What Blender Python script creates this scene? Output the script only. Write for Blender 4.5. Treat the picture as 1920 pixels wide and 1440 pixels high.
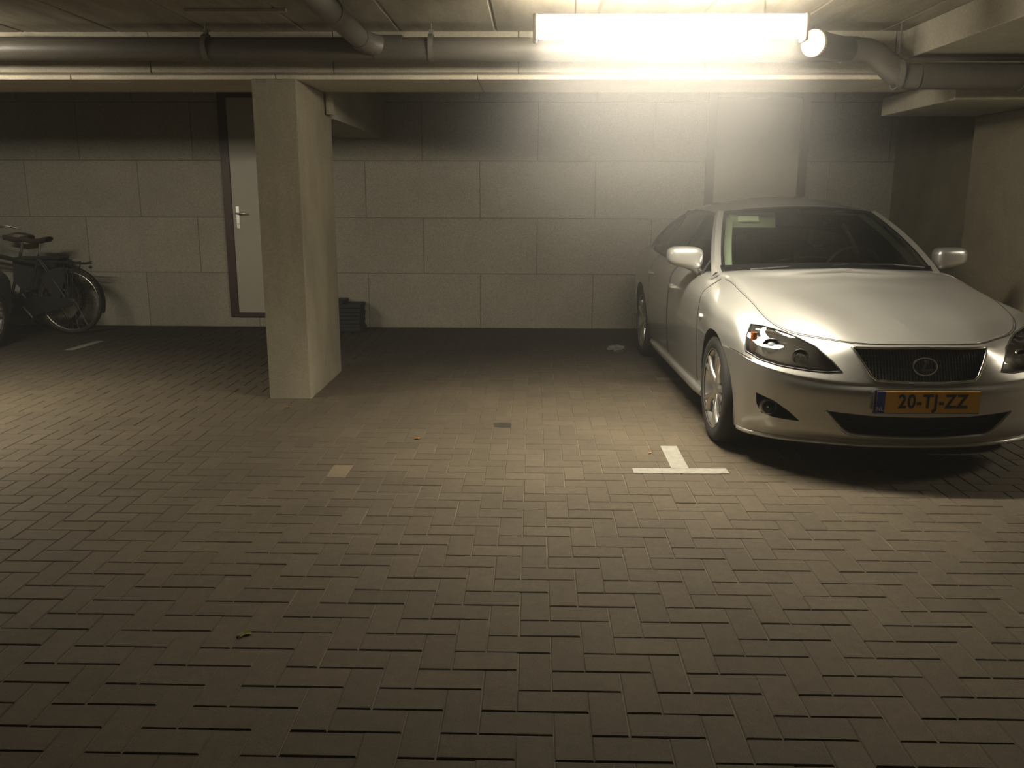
import bpy, bmesh, math, random
from mathutils import Vector, Matrix
from mathutils.bvhtree import BVHTree
from mathutils.geometry import delaunay_2d_cdt
random.seed(4)
for o in list(bpy.data.objects): bpy.data.objects.remove(o)
S = bpy.context.scene
C = S.collection
PI = math.pi

# ------------------------------------------------------------------ camera
F_PX, EYE = 1610.0, 1.45
pitch = math.atan(355 / F_PX); yaw = math.atan(40 * math.cos(pitch) / F_PX); roll = 0.003
fw = Vector((-math.sin(yaw) * math.cos(pitch), math.cos(yaw) * math.cos(pitch), -math.sin(pitch)))
rt = fw.cross(Vector((0, 0, 1))).normalized(); up = rt.cross(fw)
r2 = math.cos(roll) * rt + math.sin(roll) * up; u2 = -math.sin(roll) * rt + math.cos(roll) * up
cam = bpy.data.objects.new('camera', bpy.data.cameras.new('camera')); C.objects.link(cam)
cam.matrix_world = Matrix(((r2.x, u2.x, -fw.x, 0), (r2.y, u2.y, -fw.y, 0), (r2.z, u2.z, -fw.z, EYE), (0, 0, 0, 1)))
cam.data.sensor_width = 36; cam.data.lens = 36 * F_PX / 1920; cam.data.clip_start = 0.05
S.camera = cam; S.cycles.volume_max_steps = 10

# ------------------------------------------------------------------ world: closed garage, thin haze added for the lamp glow
W = bpy.data.worlds.new('world'); S.world = W; W.use_nodes = True
wn = W.node_tree; wn.nodes.clear()
wo = wn.nodes.new('ShaderNodeOutputWorld'); bg = wn.nodes.new('ShaderNodeBackground')
bg.inputs[0].default_value = (0.6, 0.5, 0.35, 1); bg.inputs[1].default_value = 0.0
vs = wn.nodes.new('ShaderNodeVolumeScatter')
vs.inputs['Color'].default_value = (1, .99, .96, 1);  vs.inputs['Anisotropy'].default_value = 0.35
# denser haze added around the lamp stands in for lens bloom; thin elsewhere
HAZE_BASE, HAZE_LAMP = .005, .13
gp = wn.nodes.new('ShaderNodeNewGeometry'); mp_ = wn.nodes.new('ShaderNodeVectorMath'); mp_.operation = 'SUBTRACT'; mp_.inputs[1].default_value = (.72, 4.95, 2.08)
sc_ = wn.nodes.new('ShaderNodeVectorMath'); sc_.operation = 'DIVIDE'; sc_.inputs[1].default_value = (1.35, 1.0, 1.0)
ln_ = wn.nodes.new('ShaderNodeVectorMath'); ln_.operation = 'LENGTH'
rm_ = wn.nodes.new('ShaderNodeMapRange'); rm_.interpolation_type = 'SMOOTHSTEP'
rm_.inputs['From Min'].default_value = 0; rm_.inputs['From Max'].default_value = 1.35; rm_.inputs['To Min'].default_value = HAZE_LAMP; rm_.inputs['To Max'].default_value = HAZE_BASE
wn.links.new(gp.outputs['Position'], mp_.inputs[0]); wn.links.new(mp_.outputs[0], sc_.inputs[0]); wn.links.new(sc_.outputs[0], ln_.inputs[0])
wn.links.new(ln_.outputs['Value'], rm_.inputs['Value']); wn.links.new(rm_.outputs[0], vs.inputs['Density'])
try: W.cycles.volume_step_size = 1.2
except Exception: pass
wn.links.new(bg.outputs[0], wo.inputs['Surface']); wn.links.new(vs.outputs[0], wo.inputs['Volume'])
LAMP_W = 100.0                      # emission of the fluorescent diffusers
LAMP_COL = (1.0, 0.90, 0.72, 1)
SPOT_W = 76.0                     # downward light of each luminaire (its reflector sends most light down)
S.view_settings.view_transform = 'Standard'; S.view_settings.look = 'None'
S.view_settings.gamma = 1; S.view_settings.exposure = 0.0; S.view_settings.use_curve_mapping = False

# ------------------------------------------------------------------ materials
def mat(name, col=(.5, .5, .5), rough=.6, metal=0, coat=0, **k):
    m = bpy.data.materials.new(name); m.use_nodes = True
    b = m.node_tree.nodes['Principled BSDF']
    b.inputs['Base Color'].default_value = (*col, 1); b.inputs['Roughness'].default_value = rough
    b.inputs['Metallic'].default_value = metal; b.inputs['Coat Weight'].default_value = coat
    for a, v in k.items(): b.inputs[a.replace('_', ' ')].default_value = v
    return m
def nd(m, t, **k):
    n = m.node_tree.nodes.new(t)
    for a, v in k.items(): setattr(n, a, v)
    return n
def lk(m, a, b): m.node_tree.links.new(a, b)
def noise(m, scale, detail=4, rough=.6, vec=None, stretch=None):
    n = nd(m, 'ShaderNodeTexNoise'); n.inputs['Scale'].default_value = scale
    n.inputs['Detail'].default_value = detail; n.inputs['Roughness'].default_value = rough
    if vec is None:
        tc = nd(m, 'ShaderNodeTexCoord'); vec = tc.outputs['Object']
    if stretch:
        mp = nd(m, 'ShaderNodeMapping'); mp.inputs['Scale'].default_value = stretch
        lk(m, vec, mp.inputs['Vector']); vec = mp.outputs[0]
    lk(m, vec, n.inputs['Vector'])
    return n.outputs['Fac']
def ramp(m, fac, stops):
    r = nd(m, 'ShaderNodeValToRGB'); el = r.color_ramp.elements
    while len(el) < len(stops): el.new(.5)
    for e, (p, c) in zip(el, stops): e.position = p; e.color = (*c, 1) if len(c) == 3 else c
    lk(m, fac, r.inputs['Fac']); return r.outputs['Color']
def mul(m, a, b, f=1.0):
    n = nd(m, 'ShaderNodeMix', data_type='RGBA', blend_type='MULTIPLY'); n.inputs['Factor'].default_value = f
    lk(m, a, n.inputs[6]); lk(m, b, n.inputs[7]); return n.outputs[2]
def bump(m, h, strength=.3, dist=.01, normal=None):
    b = nd(m, 'ShaderNodeBump'); b.inputs['Strength'].default_value = strength; b.inputs['Distance'].default_value = dist
    lk(m, h, b.inputs['Height'])
    if normal: lk(m, normal, b.inputs['Normal'])
    return b.outputs['Normal']
def bsdf(m): return m.node_tree.nodes['Principled BSDF']
def concrete(name, base, var=.25, sc=3, fine=120, stretch=None, rough=.85, bstr=.25):
    m = mat(name, base, rough)
    a = noise(m, sc, 6, .65, stretch=stretch); f = noise(m, fine, 3, .7)
    lo = tuple(c * (1 - var) for c in base); hi = tuple(min(1, c * (1 + var * .6)) for c in base)
    c1 = ramp(m, a, [(.3, lo), (.7, hi)]); c2 = ramp(m, f, [(.3, (.78,) * 3), (.7, (1.06,) * 3)])
    lk(m, mul(m, c1, c2), bsdf(m).inputs['Base Color'])
    lk(m, bump(m, f, bstr, .004), bsdf(m).inputs['Normal'])
    return m

M = {}
M['column'] = concrete('column_concrete', (.25, .22, .155), .3, 2.2, 90, (1, 1, .5))
M['beam'] = concrete('beam_concrete', (.33, .30, .235), .22, 1.6, 70, (1, 1, 1))
M['plank'] = concrete('lit_plank_concrete', (.55, .50, .39), .18, 1.6, 70)  # paler than the beam: bounce light on its underside put into the colour
M['steel'] = mat('dull_steel', (.13, .12, .10), .6)
M['side'] = concrete('side_wall_concrete', (.21, .182, .125), .25, 1.5, 80)
# ceiling: formwork-streaked precast planks with dark seams
m = concrete('ceiling_concrete', (.28, .25, .19), .35, 1.8, 60, (4, .6, 1)); M['ceiling'] = m
# panel wall (large fibre-concrete boards 1.2 x 0.6 in running bond)
m = mat('panel_wall', (.4, .38, .3), .9); M['wall'] = m
tc = nd(m, 'ShaderNodeTexCoord'); sp = nd(m, 'ShaderNodeSeparateXYZ'); lk(m, tc.outputs['Object'], sp.inputs[0])
cb = nd(m, 'ShaderNodeCombineXYZ'); lk(m, sp.outputs['X'], cb.inputs['X']); lk(m, sp.outputs['Z'], cb.inputs['Y'])
mp = nd(m, 'ShaderNodeMapping'); mp.inputs['Location'].default_value = (.58 + .6175, .0, 0); lk(m, cb.outputs[0], mp.inputs['Vector'])
br = nd(m, 'ShaderNodeTexBrick'); lk(m, mp.outputs[0], br.inputs['Vector'])
br.offset = .5; br.inputs['Scale'].default_value = 1; br.inputs['Brick Width'].default_value = 1.235; br.inputs['Row Height'].default_value = .6
br.inputs['Mortar Size'].default_value = .006; br.inputs['Mortar Smooth'].default_value = .4; br.inputs['Bias'].default_value = 0
br.inputs['Color1'].default_value = (.32, .30, .25, 1); br.inputs['Color2'].default_value = (.36, .34, .285, 1); br.inputs['Mortar'].default_value = (.19, .175, .14, 1)
fn = noise(m, 150, 4, .75); bn = noise(m, 1.3, 4, .6)
cc = mul(m, br.outputs['Color'], ramp(m, fn, [(.3, (.5,) * 3), (.7, (1.3,) * 3)]))
cc = mul(m, cc, ramp(m, bn, [(.3, (.86, .85, .82)), (.7, (1.05, 1.04, 1.02))]))
lk(m, cc, bsdf(m).inputs['Base Color'])
inv = nd(m, 'ShaderNodeMath', operation='SUBTRACT'); inv.inputs[0].default_value = 1; lk(m, br.outputs['Fac'], inv.inputs[1])
n1 = bump(m, inv.outputs[0], .5, .01); lk(m, bump(m, fn, .4, .006, n1), bsdf(m).inputs['Normal'])
# pavers: per-brick tone in a face attribute, dirt as large blotches, shade painted in as a darker strip along the back bays
m = mat('concrete_pavers', (.3, .27, .2), .9); M['paver'] = m
at = nd(m, 'ShaderNodeAttribute', attribute_name='tone')
tone = ramp(m, at.outputs['Fac'], [(0, (.058, .044, .025)), (.5, (.065, .050, .029)), (.9, (.074, .057, .034)), (1, (.13, .10, .06))])
fn = noise(m, 260, 3, .8); mid = noise(m, 22, 4, .7); big = noise(m, 1.1, 5, .6)
cc = mul(m, tone, ramp(m, fn, [(.32, (.55,) * 3), (.5, (.95,) * 3), (.72, (1.5,) * 3)]))
cc = mul(m, cc, ramp(m, mid, [(.3, (.8,) * 3), (.7, (1.12,) * 3)]))
cc = mul(m, cc, ramp(m, big, [(.3, (.78, .77, .76)), (.65, (1.1, 1.1, 1.1))]))
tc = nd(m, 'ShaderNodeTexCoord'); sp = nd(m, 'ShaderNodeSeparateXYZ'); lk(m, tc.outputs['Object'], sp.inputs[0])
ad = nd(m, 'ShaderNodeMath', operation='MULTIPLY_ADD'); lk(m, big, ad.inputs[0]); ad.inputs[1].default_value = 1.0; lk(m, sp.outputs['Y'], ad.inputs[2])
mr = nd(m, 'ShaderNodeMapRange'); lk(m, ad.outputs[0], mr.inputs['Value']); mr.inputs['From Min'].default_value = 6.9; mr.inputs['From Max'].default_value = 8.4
back_shade = ramp(m, mr.outputs[0], [(0, (1, 1, 1)), (1, (.42, .42, .44))])  # shade of the back bays, painted into the paver colour
cc = mul(m, cc, back_shade)
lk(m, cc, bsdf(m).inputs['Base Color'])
lk(m, bump(m, fn, .35, .003), bsdf(m).inputs['Normal'])
M['joint'] = concrete('joint_sand', (.12, .095, .058), .5, 6, 200)
M['brown'] = mat('brown_painted_timber', (.040, .020, .014), .5)
M['door'] = concrete('door_paint', (.40, .37, .29), .04, 2, 300, rough=.5, bstr=.05)
M['alu'] = mat('aluminium', (.75, .73, .68), .3, 1)
M['pipe'] = concrete('pvc_pipe', (.11, .10, .082), .12, 4, 100, rough=.45, bstr=.05)
M['pipecap'] = mat('pipe_cap', (.62, .56, .44), .4)
M['zinc'] = mat('galvanised_steel', (.5, .48, .44), .45, .8)
M['lampbody'] = mat('lamp_housing', (.75, .72, .65), .4)
m = mat('lamp_diffuser', (.9, .9, .85), .4); M['lamp'] = m
bsdf(m).inputs['Emission Color'].default_value = LAMP_COL; bsdf(m).inputs['Emission Strength'].default_value = LAMP_W
M['line'] = concrete('white_road_paint', (.21, .20, .165), .25, 20, 150)
M['rubber'] = mat('tyre_rubber', (.018, .017, .016), .75)
M['black'] = mat('black_plastic', (.012, .012, .012), .45)
M['matte'] = mat('dark_interior', (.03, .03, .028), .8)
M['trim'] = mat('pale_interior_trim', (.42, .44, .36), .7)
M['chrome'] = mat('chrome', (.85, .84, .82), .12, 1)
M['alloy'] = mat('alloy_wheel', (.62, .60, .56), .28, .9, .5)
M['silver'] = mat('silver_metallic_paint', (.46, .455, .425), .33, .7, 1.0, Coat_Roughness=.06)
M['darkcar'] = mat('dark_green_paint', (.012, .018, .012), .35, .2, .6)
M['seam'] = mat('panel_gap', (.015, .014, .012), .8)
def glass(name, col, rough=.02, alpha_mix=.35):
    m = bpy.data.materials.new(name); m.use_nodes = True; t = m.node_tree; t.nodes.clear()
    o = t.nodes.new('ShaderNodeOutputMaterial'); mx = t.nodes.new('ShaderNodeMixShader'); tr = t.nodes.new('ShaderNodeBsdfTransparent')
    gl = t.nodes.new('ShaderNodeBsdfGlossy'); fr = t.nodes.new('ShaderNodeFresnel'); fr.inputs['IOR'].default_value = 1.5
    tr.inputs[0].default_value = (*col, 1); gl.inputs['Roughness'].default_value = rough
    t.links.new(fr.outputs[0], mx.inputs[0]); t.links.new(tr.outputs[0], mx.inputs[1]); t.links.new(gl.outputs[0], mx.inputs[2])
    t.links.new(mx.outputs[0], o.inputs['Surface']); return m
M['glass'] = glass('tinted_glass', (.50, .56, .50))
M['lens'] = glass('clear_lens', (.88, .88, .86), .01)
M['sideglass'] = glass('side_glass', (.30, .33, .30))
M['reflector'] = mat('headlamp_reflector', (.45, .44, .42), .25, 1)
M['bulb'] = mat('projector_lens', (.35, .37, .38), .05, .3, 1)
M['amber'] = mat('amber_lens', (.42, .10, .03), .25, 0, .5)
M['yellow'] = mat('yellow_plate', (.74, .40, .028), .45)
M['blue'] = mat('blue_plate_band', (.01, .04, .34), .45)
M['ink'] = mat('black_ink', (.01, .01, .01), .6)
M['white'] = mat('white_ink', (.5, .55, .6), .6)
M['visor'] = mat('visor_fabric', (.33, .34, .27), .9)
M['label'] = mat('visor_label', (.75, .75, .6), .7)
M['saddle'] = mat('saddle_leather', (.05, .03, .02), .5)
M['bag'] = mat('pannier_fabric', (.02, .02, .018), .85)
M['bike'] = mat('bicycle_paint', (.02, .02, .02), .4)
M['bikechrome'] = mat('dull_chrome', (.5, .48, .42), .3, 1)
M['slab'] = concrete('dark_slabs', (.028, .028, .028), .3, 8, 90)
M['leaf'] = mat('dry_leaf', (.35, .16, .04), .8)
M['gleaf'] = mat('green_leaf', (.16, .16, .05), .8)
M['paper'] = mat('crumpled_paper', (.10, .095, .08), .9)
M['stain'] = mat('oil_stain', (.022, .019, .013), .6)

# ------------------------------------------------------------------ helpers
def bm_new(): return bmesh.new()
def box(bm, x0, x1, y0, y1, z0, z1, mi=0):
    v = [bm.verts.new((x, y, z)) for x in (x0, x1) for y in (y0, y1) for z in (z0, z1)]
    for f in ((0, 1, 3, 2), (4, 6, 7, 5), (0, 4, 5, 1), (2, 3, 7, 6), (0, 2, 6, 4), (1, 5, 7, 3)):
        bm.faces.new([v[i] for i in f]).material_index = mi
def cbox(bm, c, s, rot=None):
    n = len(bm.verts); box(bm, -s[0] / 2, s[0] / 2, -s[1] / 2, s[1] / 2, -s[2] / 2, s[2] / 2)
    bm.verts.ensure_lookup_table(); vs_ = bm.verts[n:]
    mt = Matrix.Translation(c) @ (rot.to_4x4() if rot else Matrix())
    for v in vs_: v.co = mt @ v.co
def tube(bm, pts, r, n=10, closed=False, cap=True):
    pts = [Vector(p) for p in pts]; rs = r if isinstance(r, (list, tuple)) else [r] * len(pts)
    rings = []; prev = None; N = len(pts)
    for i, p in enumerate(pts):
        a = pts[(i - 1) % N] if (closed or i) else p; b = pts[(i + 1) % N] if (closed or i < N - 1) else p
        t = (b - a).normalized()
        if prev is None:
            nrm = t.cross(Vector((0, 0, 1)));
            if nrm.length < .1: nrm = t.cross(Vector((1, 0, 0)))
        else: nrm = prev - t * prev.dot(t)
        nrm.normalize(); prev = nrm; bn_ = t.cross(nrm)
        rings.append([bm.verts.new(p + (nrm * math.cos(2 * PI * k / n) + bn_ * math.sin(2 * PI * k / n)) * rs[i]) for k in range(n)])
    for i in range(N if closed else N - 1):
        A, B = rings[i], rings[(i + 1) % N]
        for k in range(n): bm.faces.new((A[k], A[(k + 1) % n], B[(k + 1) % n], B[k]))
    if cap and not closed:
        bm.faces.new(rings[0][::-1]); bm.faces.new(rings[-1])
def lathe(bm, prof, origin=(0, 0, 0), axis='x', n=40, closed=False):
    """prof: list of (along, radius)"""
    o = Vector(origin); rings = []
    for a, r in prof:
        ring = []
        for k in range(n):
            c, s = math.cos(2 * PI * k / n) * r, math.sin(2 * PI * k / n) * r
            d = {'x': (a, c, s), 'y': (s, a, c), 'z': (c, s, a)}[axis]
            ring.append(bm.verts.new(o + Vector(d)))
        rings.append(ring)
    for i in range(len(rings) - (0 if closed else 1)):
        A, B = rings[i], rings[(i + 1) % len(rings)]
        for k in range(n): bm.faces.new((A[k], A[(k + 1) % n], B[(k + 1) % n], B[k]))
    return rings
def grid(bm, P, mi=0):
    V = [[bm.verts.new(p) for p in row] for row in P]
    for i in range(len(V) - 1):
        for j in range(len(V[0]) - 1):
            bm.faces.new((V[i][j], V[i + 1][j], V[i + 1][j + 1], V[i][j + 1])).material_index = mi
    return V
def prism(bm, poly, z0, z1, fn=lambda x, y, z: (x, y, z)):
    a = [bm.verts.new(fn(x, y, z0)) for x, y in poly]; b = [bm.verts.new(fn(x, y, z1)) for x, y in poly]
    bm.faces.new(a[::-1]); bm.faces.new(b); n = len(poly)
    for i in range(n): bm.faces.new((a[i], a[(i + 1) % n], b[(i + 1) % n], b[i]))
def obj(name, bm, m, parent=None, smooth=None, loc=None, bevel=0, flip=True):
    if flip: bmesh.ops.recalc_face_normals(bm, faces=bm.faces)
    me = bpy.data.meshes.new(name); bm.to_mesh(me); bm.free()
    for x in (m if isinstance(m, (list, tuple)) else [m]): me.materials.append(M[x])
    if smooth is not None:
        me.polygons.foreach_set('use_smooth', [True] * len(me.polygons))
        me.set_sharp_from_angle(angle=math.radians(smooth))
    o = bpy.data.objects.new(name, me); C.objects.link(o)
    if parent: o.parent = parent
    if loc: o.location = loc
    if bevel:
        b = o.modifiers.new('bevel', 'BEVEL'); b.width = bevel; b.segments = 2; b.limit_method = 'ANGLE'
    return o
def tag(o, label, cat, group=None):
    o['label'] = label; o['category'] = cat
    if group: o['group'] = group
    return o
def thing(name, label, cat, loc=(0, 0, 0), rz=0, group=None):
    o = bpy.data.objects.new(name, None); C.objects.link(o); o.location = loc; o.rotation_euler = (0, 0, rz)
    return tag(o, label, cat, group)
def struct(name, bm, m, parent=None, **k):
    o = obj(name, bm, m, parent, **k)
    if not parent: o['kind'] = 'structure'
    return o
def copy_tree(o, parent=None):
    c = o.copy(); C.objects.link(c); c.parent = parent
    for ch in [x for x in bpy.data.objects if x.parent == o]: copy_tree(ch, c)
    return c

# ------------------------------------------------------------------ the room
CEIL = 2.505; WY = 9.45
X0, X1, Y0 = -9.0, 7.4, -4.5
UX, UY = .1045, .1085
def make_floor():
    PX, PY = -.038, 2.206
    vs_, fs, tones = [], [], []
    i0, i1 = int((X0 - PX) / UX), int((X1 - PX) / UX); j0, j1 = int((Y0 - PY) / UY), int((WY - PY) / UY)
    g, ch, dz = .0012, .0038, .0034
    for i in range(i0, i1):
        for j in range(j0, j1 + 1):
            k = (i - j) % 4
            if k not in (0, 3): continue
            w, l = (2, 1) if k == 0 else (1, 2)
            xa, xb = PX + i * UX, PX + (i + w) * UX; ya, yb = PY + j * UY, PY + (j + l) * UY
            if yb > WY: yb = WY
            if yb - ya < .03: continue
            dx, dy = random.gauss(0, .0006), random.gauss(0, .0006)
            gx, gy = g * random.uniform(.6, 1.9), g * random.uniform(.6, 1.9)
            xa += gx + dx; xb += -gx + dx; ya += gy + dy; yb += -gy + dy
            h = random.gauss(0, .0005); tx, ty = random.gauss(0, .003), random.gauss(0, .003)
            xc, yc = (xa + xb) / 2, (ya + yb) / 2
            Z = lambda x, y, b: b + h + (x - xc) * tx + (y - yc) * ty
            n = len(vs_)
            for x, y in ((xa, ya), (xb, ya), (xb, yb), (xa, yb)): vs_.append((x, y, Z(x, y, -.014)))
            for x, y in ((xa, ya), (xb, ya), (xb, yb), (xa, yb)): vs_.append((x, y, Z(x, y, -dz)))
            for x, y in ((xa + ch, ya + ch), (xb - ch, ya + ch), (xb - ch, yb - ch), (xa + ch, yb - ch)): vs_.append((x, y, Z(x, y, 0)))
            fs.append((n + 8, n + 9, n + 10, n + 11))
            for q in range(4):
                a, b = q, (q + 1) % 4
                fs.append((n + 4 + a, n + 4 + b, n + 8 + b, n + 8 + a)); fs.append((n + a, n + b, n + 4 + b, n + 4 + a))
            t = min(.86, max(0, random.gauss(.48, .2)));
            if random.random() < .0015: t = 1
            tones += [t] * 9
    n = len(vs_)
    vs_ += [(X0, Y0, -.0042), (X1, Y0, -.0042), (X1, WY, -.0042), (X0, WY, -.0042)]
    fs.append((n, n + 1, n + 2, n + 3)); tones.append(.5)
    me = bpy.data.meshes.new('floor'); me.from_pydata(vs_, [], fs)
    a = me.attributes.new('tone', 'FLOAT', 'FACE'); a.data.foreach_set('value', tones)
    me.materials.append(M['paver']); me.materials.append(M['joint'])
    me.polygons[len(fs) - 1].material_index = 1
    me.update(); o = bpy.data.objects.new('floor', me); C.objects.link(o); o['kind'] = 'structure'
make_floor()
# ceiling of precast planks, seams running in depth
b = bm_new(); xs = []; x = -.26 - .632 * 14
while x < X1:
    xa, xb = max(x, X0), min(x + .632, X1)
    if xb - xa > .05:
        pr = [(xa, CEIL + .012), (xa + .012, CEIL), (xb - .012, CEIL), (xb, CEIL + .012), (xb, CEIL + .1), (xa, CEIL + .1)]
        prism(b, pr, Y0, WY + .1, lambda p, q, r: (p, r, q))
    x += .632
struct('ceiling', b, 'ceiling')
b = bm_new(); box(b, X0, X1, WY, WY + .15, -.02, CEIL + .1); struct('wall_back', b, 'wall')
b = bm_new(); box(b, X0 - .15, X0, Y0, WY + .15, -.02, CEIL + .1); struct('wall_left', b, 'side')
b = bm_new(); box(b, X1, X1 + .15, Y0, WY + .15, -.02, CEIL + .1); struct('wall_right', b, 'side')
b = bm_new(); box(b, X0 - .15, X1 + .15, Y0 - .15, Y0, -.02, CEIL + .1); struct('wall_front', b, 'side')
b = bm_new(); box(b, 3.80, 3.98, 7.12, WY, -.01, CEIL); struct('wall_bay', b, 'side', bevel=.006)
# columns
b = bm_new(); box(b, -1.907, -1.605, 6.03, 7.04, -.02, 2.205)
tag(obj('column', b, 'column', bevel=.008), 'square-edged raw concrete column standing left of the empty parking bay', 'column')
b = bm_new(); box(b, 3.46, 3.80, 6.13, 7.12, -.02, 2.06)
tag(obj('column', b, 'side', bevel=.008), 'concrete column at the right frame edge behind the silver car', 'column')
# cross beam: segmented fascia over a plank
t = thing('ceiling_beam', 'long concrete beam crossing the whole ceiling on top of the column', 'beam', (0, 6.05, 2.2))
b = bm_new(); xj = [X0] + [-.11 + 1.24 * k for k in range(-7, 6)] + [X1]
for a_, c_ in zip(xj[:-1], xj[1:]): prism(b, [(0, .05), (.012, .042), (.75, .042), (.75, .32), (0, .32)], a_ + .004, c_ - .004, lambda p, q, r: (r, p, q))
obj('fascia', b, 'beam', t)
b = bm_new(); xj = [X0, -7.5, -5.9, -4.5, -3.15, -1.75, -.386, 1.0, 2.4, 3.8, 5.2, 6.4, X1]
for a_, c_ in zip(xj[:-1], xj[1:]): prism(b, [(.014, .005), (.012, .033), (.75, .033), (.75, .005)], a_ + .003, c_ - .003, lambda p, q, r: (r, p, q))
obj('bearing_plank', b, 'plank', t, bevel=.004)
b = bm_new(); box(b, X0, X1, .03, .74, .02, .31); obj('core', b, 'side', t)
# depth beams
b = bm_new(); box(b, -2.05, -1.585, 7.045, WY - .002, 2.03, CEIL - .001); box(b, -1.60, -1.59, 6.81, 7.045, 2.045, CEIL - .001); box(b, -1.598, -1.55, 6.81, 6.9, 2.045, 2.5)
bm_ = b
tag(obj('depth_beam', b, 'beam'), 'low concrete beam running back from the left column to the panel wall', 'beam')
b = bm_new(); box(b, 2.72, X1, 5.90, 5.98, 2.06, 2.2); box(b, 2.72, X1, 5.98, 7.11, 2.06, 2.195)
tag(obj('lintel_block', b, 'beam', bevel=.006), 'thick concrete block hanging under the beam above the silver car roof', 'beam')
b = bm_new(); box(b, 2.41, 3.5, Y0, 6.045, 2.318, CEIL - .001)
tag(obj('ceiling_downstand', b, 'beam', bevel=.006), 'wide pale downstand beam running towards the viewer at top right', 'beam')

# doors in the back wall
def door(n, xa, xb, handle_side):
    fr = .09; z0, z1 = .115, 2.503
    b = bm_new(); yF = WY - .035
    box(b, xa, xa + fr, yF, WY + .01, z0, z1); box(b, xb - fr, xb, yF, WY + .01, z0, z1)
    box(b, xa + fr, xb - fr, yF, WY + .01, z0, z0 + .045); box(b, xa + fr, xb - fr, yF, WY + .01, z1 - .06, z1)
    fo = obj('door_%d' % n, b, 'brown', bevel=.003); fo['kind'] = 'structure'
    b = bm_new(); box(b, xa + fr - .002, xb - fr + .002, WY - .022, WY + .01, z0 + .048, z1 - .062); obj('door_leaf', b, 'door', fo)
    hx = xa + fr + .055 if handle_side < 0 else xb - fr - .055; dr = -handle_side
    b = bm_new(); box(b, hx - .02, hx + .02, WY - .03, WY - .018, 1.08, 1.32); obj('handle_plate', b, 'alu', fo, bevel=.004)
    b = bm_new(); tube(b, [(hx, WY - .028, 1.243), (hx, WY - .075, 1.243), (hx + dr * .03, WY - .085, 1.243), (hx + dr * .10, WY - .085, 1.243)], .011, 10)
    obj('door_handle', b, 'alu', fo, smooth=40)
    b = bm_new(); lathe(b, [(-.006, .001), (-.006, .011), (.008, .011)], (hx, WY - .03, 1.13), 'y', 16); obj('lock_cylinder', b, 'zinc', fo)
    return fo
door(1, -3.357, -2.25, -1)
door(2, 1.818, 2.875, -1)

# ------------------------------------------------------------------ lamps
def batten(x, y, z, label):
    t = thing('fluorescent_lamp', label, 'lamp', (x, y, z), group='fluorescent ceiling lamps')
    L = .715
    ld = bpy.data.lights.new('lamp_light', 'AREA'); ld.shape = 'RECTANGLE'; ld.size = 2 * L - .06; ld.size_y = .08
    ld.energy = SPOT_W; ld.color = LAMP_COL[:3]; ld.spread = math.radians(120)
    lo = bpy.data.objects.new('lamp_light', ld); C.objects.link(lo); lo.parent = t; lo.location = (0, 0, -.040)
    b = bm_new(); prism(b, [(-.04, .03), (.04, .03), (.034, .085), (-.034, .085)], -L, L, lambda p, q, r: (r, p, q)); obj('housing', b, 'lampbody', t)
    b = bm_new(); pr = [(.055, .038)] and [(-.052, .055), (-.056, .04)] + [(.052 * math.cos(a), .005 + .040 * math.sin(a)) for a in [PI + PI * k / 8 for k in range(9)]] + [(.056, .04), (.052, .055)]
    prism(b, pr, -L + .02, L - .02, lambda p, q, r: (r, p, q)); obj('diffuser', b, 'lamp', t, smooth=50)
    for s in (-1, 1):
        b = bm_new(); box(b, s * L - .012, s * L + .012, -.052, .052, -.05, .088)
        obj('end_cap', b, 'lampbody', t, bevel=.008)
    for s in (-.5, .5):
        b = bm_new(); tube(b, [(s, 0, .08), (s, 0, CEIL - z + .002)], .005, 8)
        obj('suspension_rod', b, 'zinc', t)
    return t
batten(.715, 4.9, 2.30, 'glaring white fluorescent lamp under the ceiling left of the silver car')
batten(-4.45, 4.9, 2.30, 'fluorescent lamp off the left frame edge, its glow on the ceiling')
batten(5.75, 4.7, 2.30, 'fluorescent lamp beyond the right frame edge')

# ------------------------------------------------------------------ pipes
t = thing('drain_pipe', 'grey plastic drain pipe run hung below the ceiling before the beam', 'pipe', (0, 0, 0))
PYp = 5.78
b = bm_new(); tube(b, [(X0 + .02, PYp, 2.372), (2.0, PYp, 2.345)], .072, 28); obj('main_pipe', b, 'pipe', t, smooth=40)
b = bm_new(); pts = [(2.0, PYp, 2.345), (2.09, PYp, 2.338), (2.15, PYp, 2.315), (2.27, PYp, 2.215), (2.33, PYp, 2.19), (2.42, PYp - .01, 2.185)]
tube(b, pts, .078, 28); tube(b, [(1.93, PYp, 2.346), (2.02, PYp, 2.344)], .081, 28); obj('elbow', b, 'pipe', t, smooth=40)
b = bm_new(); tube(b, [(2.42, PYp - .01, 2.188), (X1 - .02, PYp - .01, 2.17)], .082, 28); obj('lower_pipe', b, 'pipe', t, smooth=40)
b = bm_new()
for xx in (3.05, 4.6): tube(b, [(xx, PYp - .01, 2.185), (xx + .09, PYp - .01, 2.185)], .09, 28)
for xx in (-3.6, -.1 - 6): tube(b, [(xx, PYp, 2.37), (xx + .08, PYp, 2.37)], .078, 28)
obj('socket', b, 'pipe', t, smooth=40)
b = bm_new(); A, B_ = Vector((1.98, PYp, 2.345)), Vector((1.66, 5.47, 2.335)); tube(b, [A, B_], .072, 28); d = (B_ - A).normalized()
tube(b, [B_ - d * .09, B_], .078, 28); obj('capped_branch', b, 'pipe', t, smooth=40)
b = bm_new(); tube(b, [B_ - d * .01, B_ + d * .014, B_ + d * .015], [.078, .078, .066], 32); o = obj('end_cap', b, 'pipecap', t, smooth=40); o['label'] = 'pale round end cap'
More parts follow.
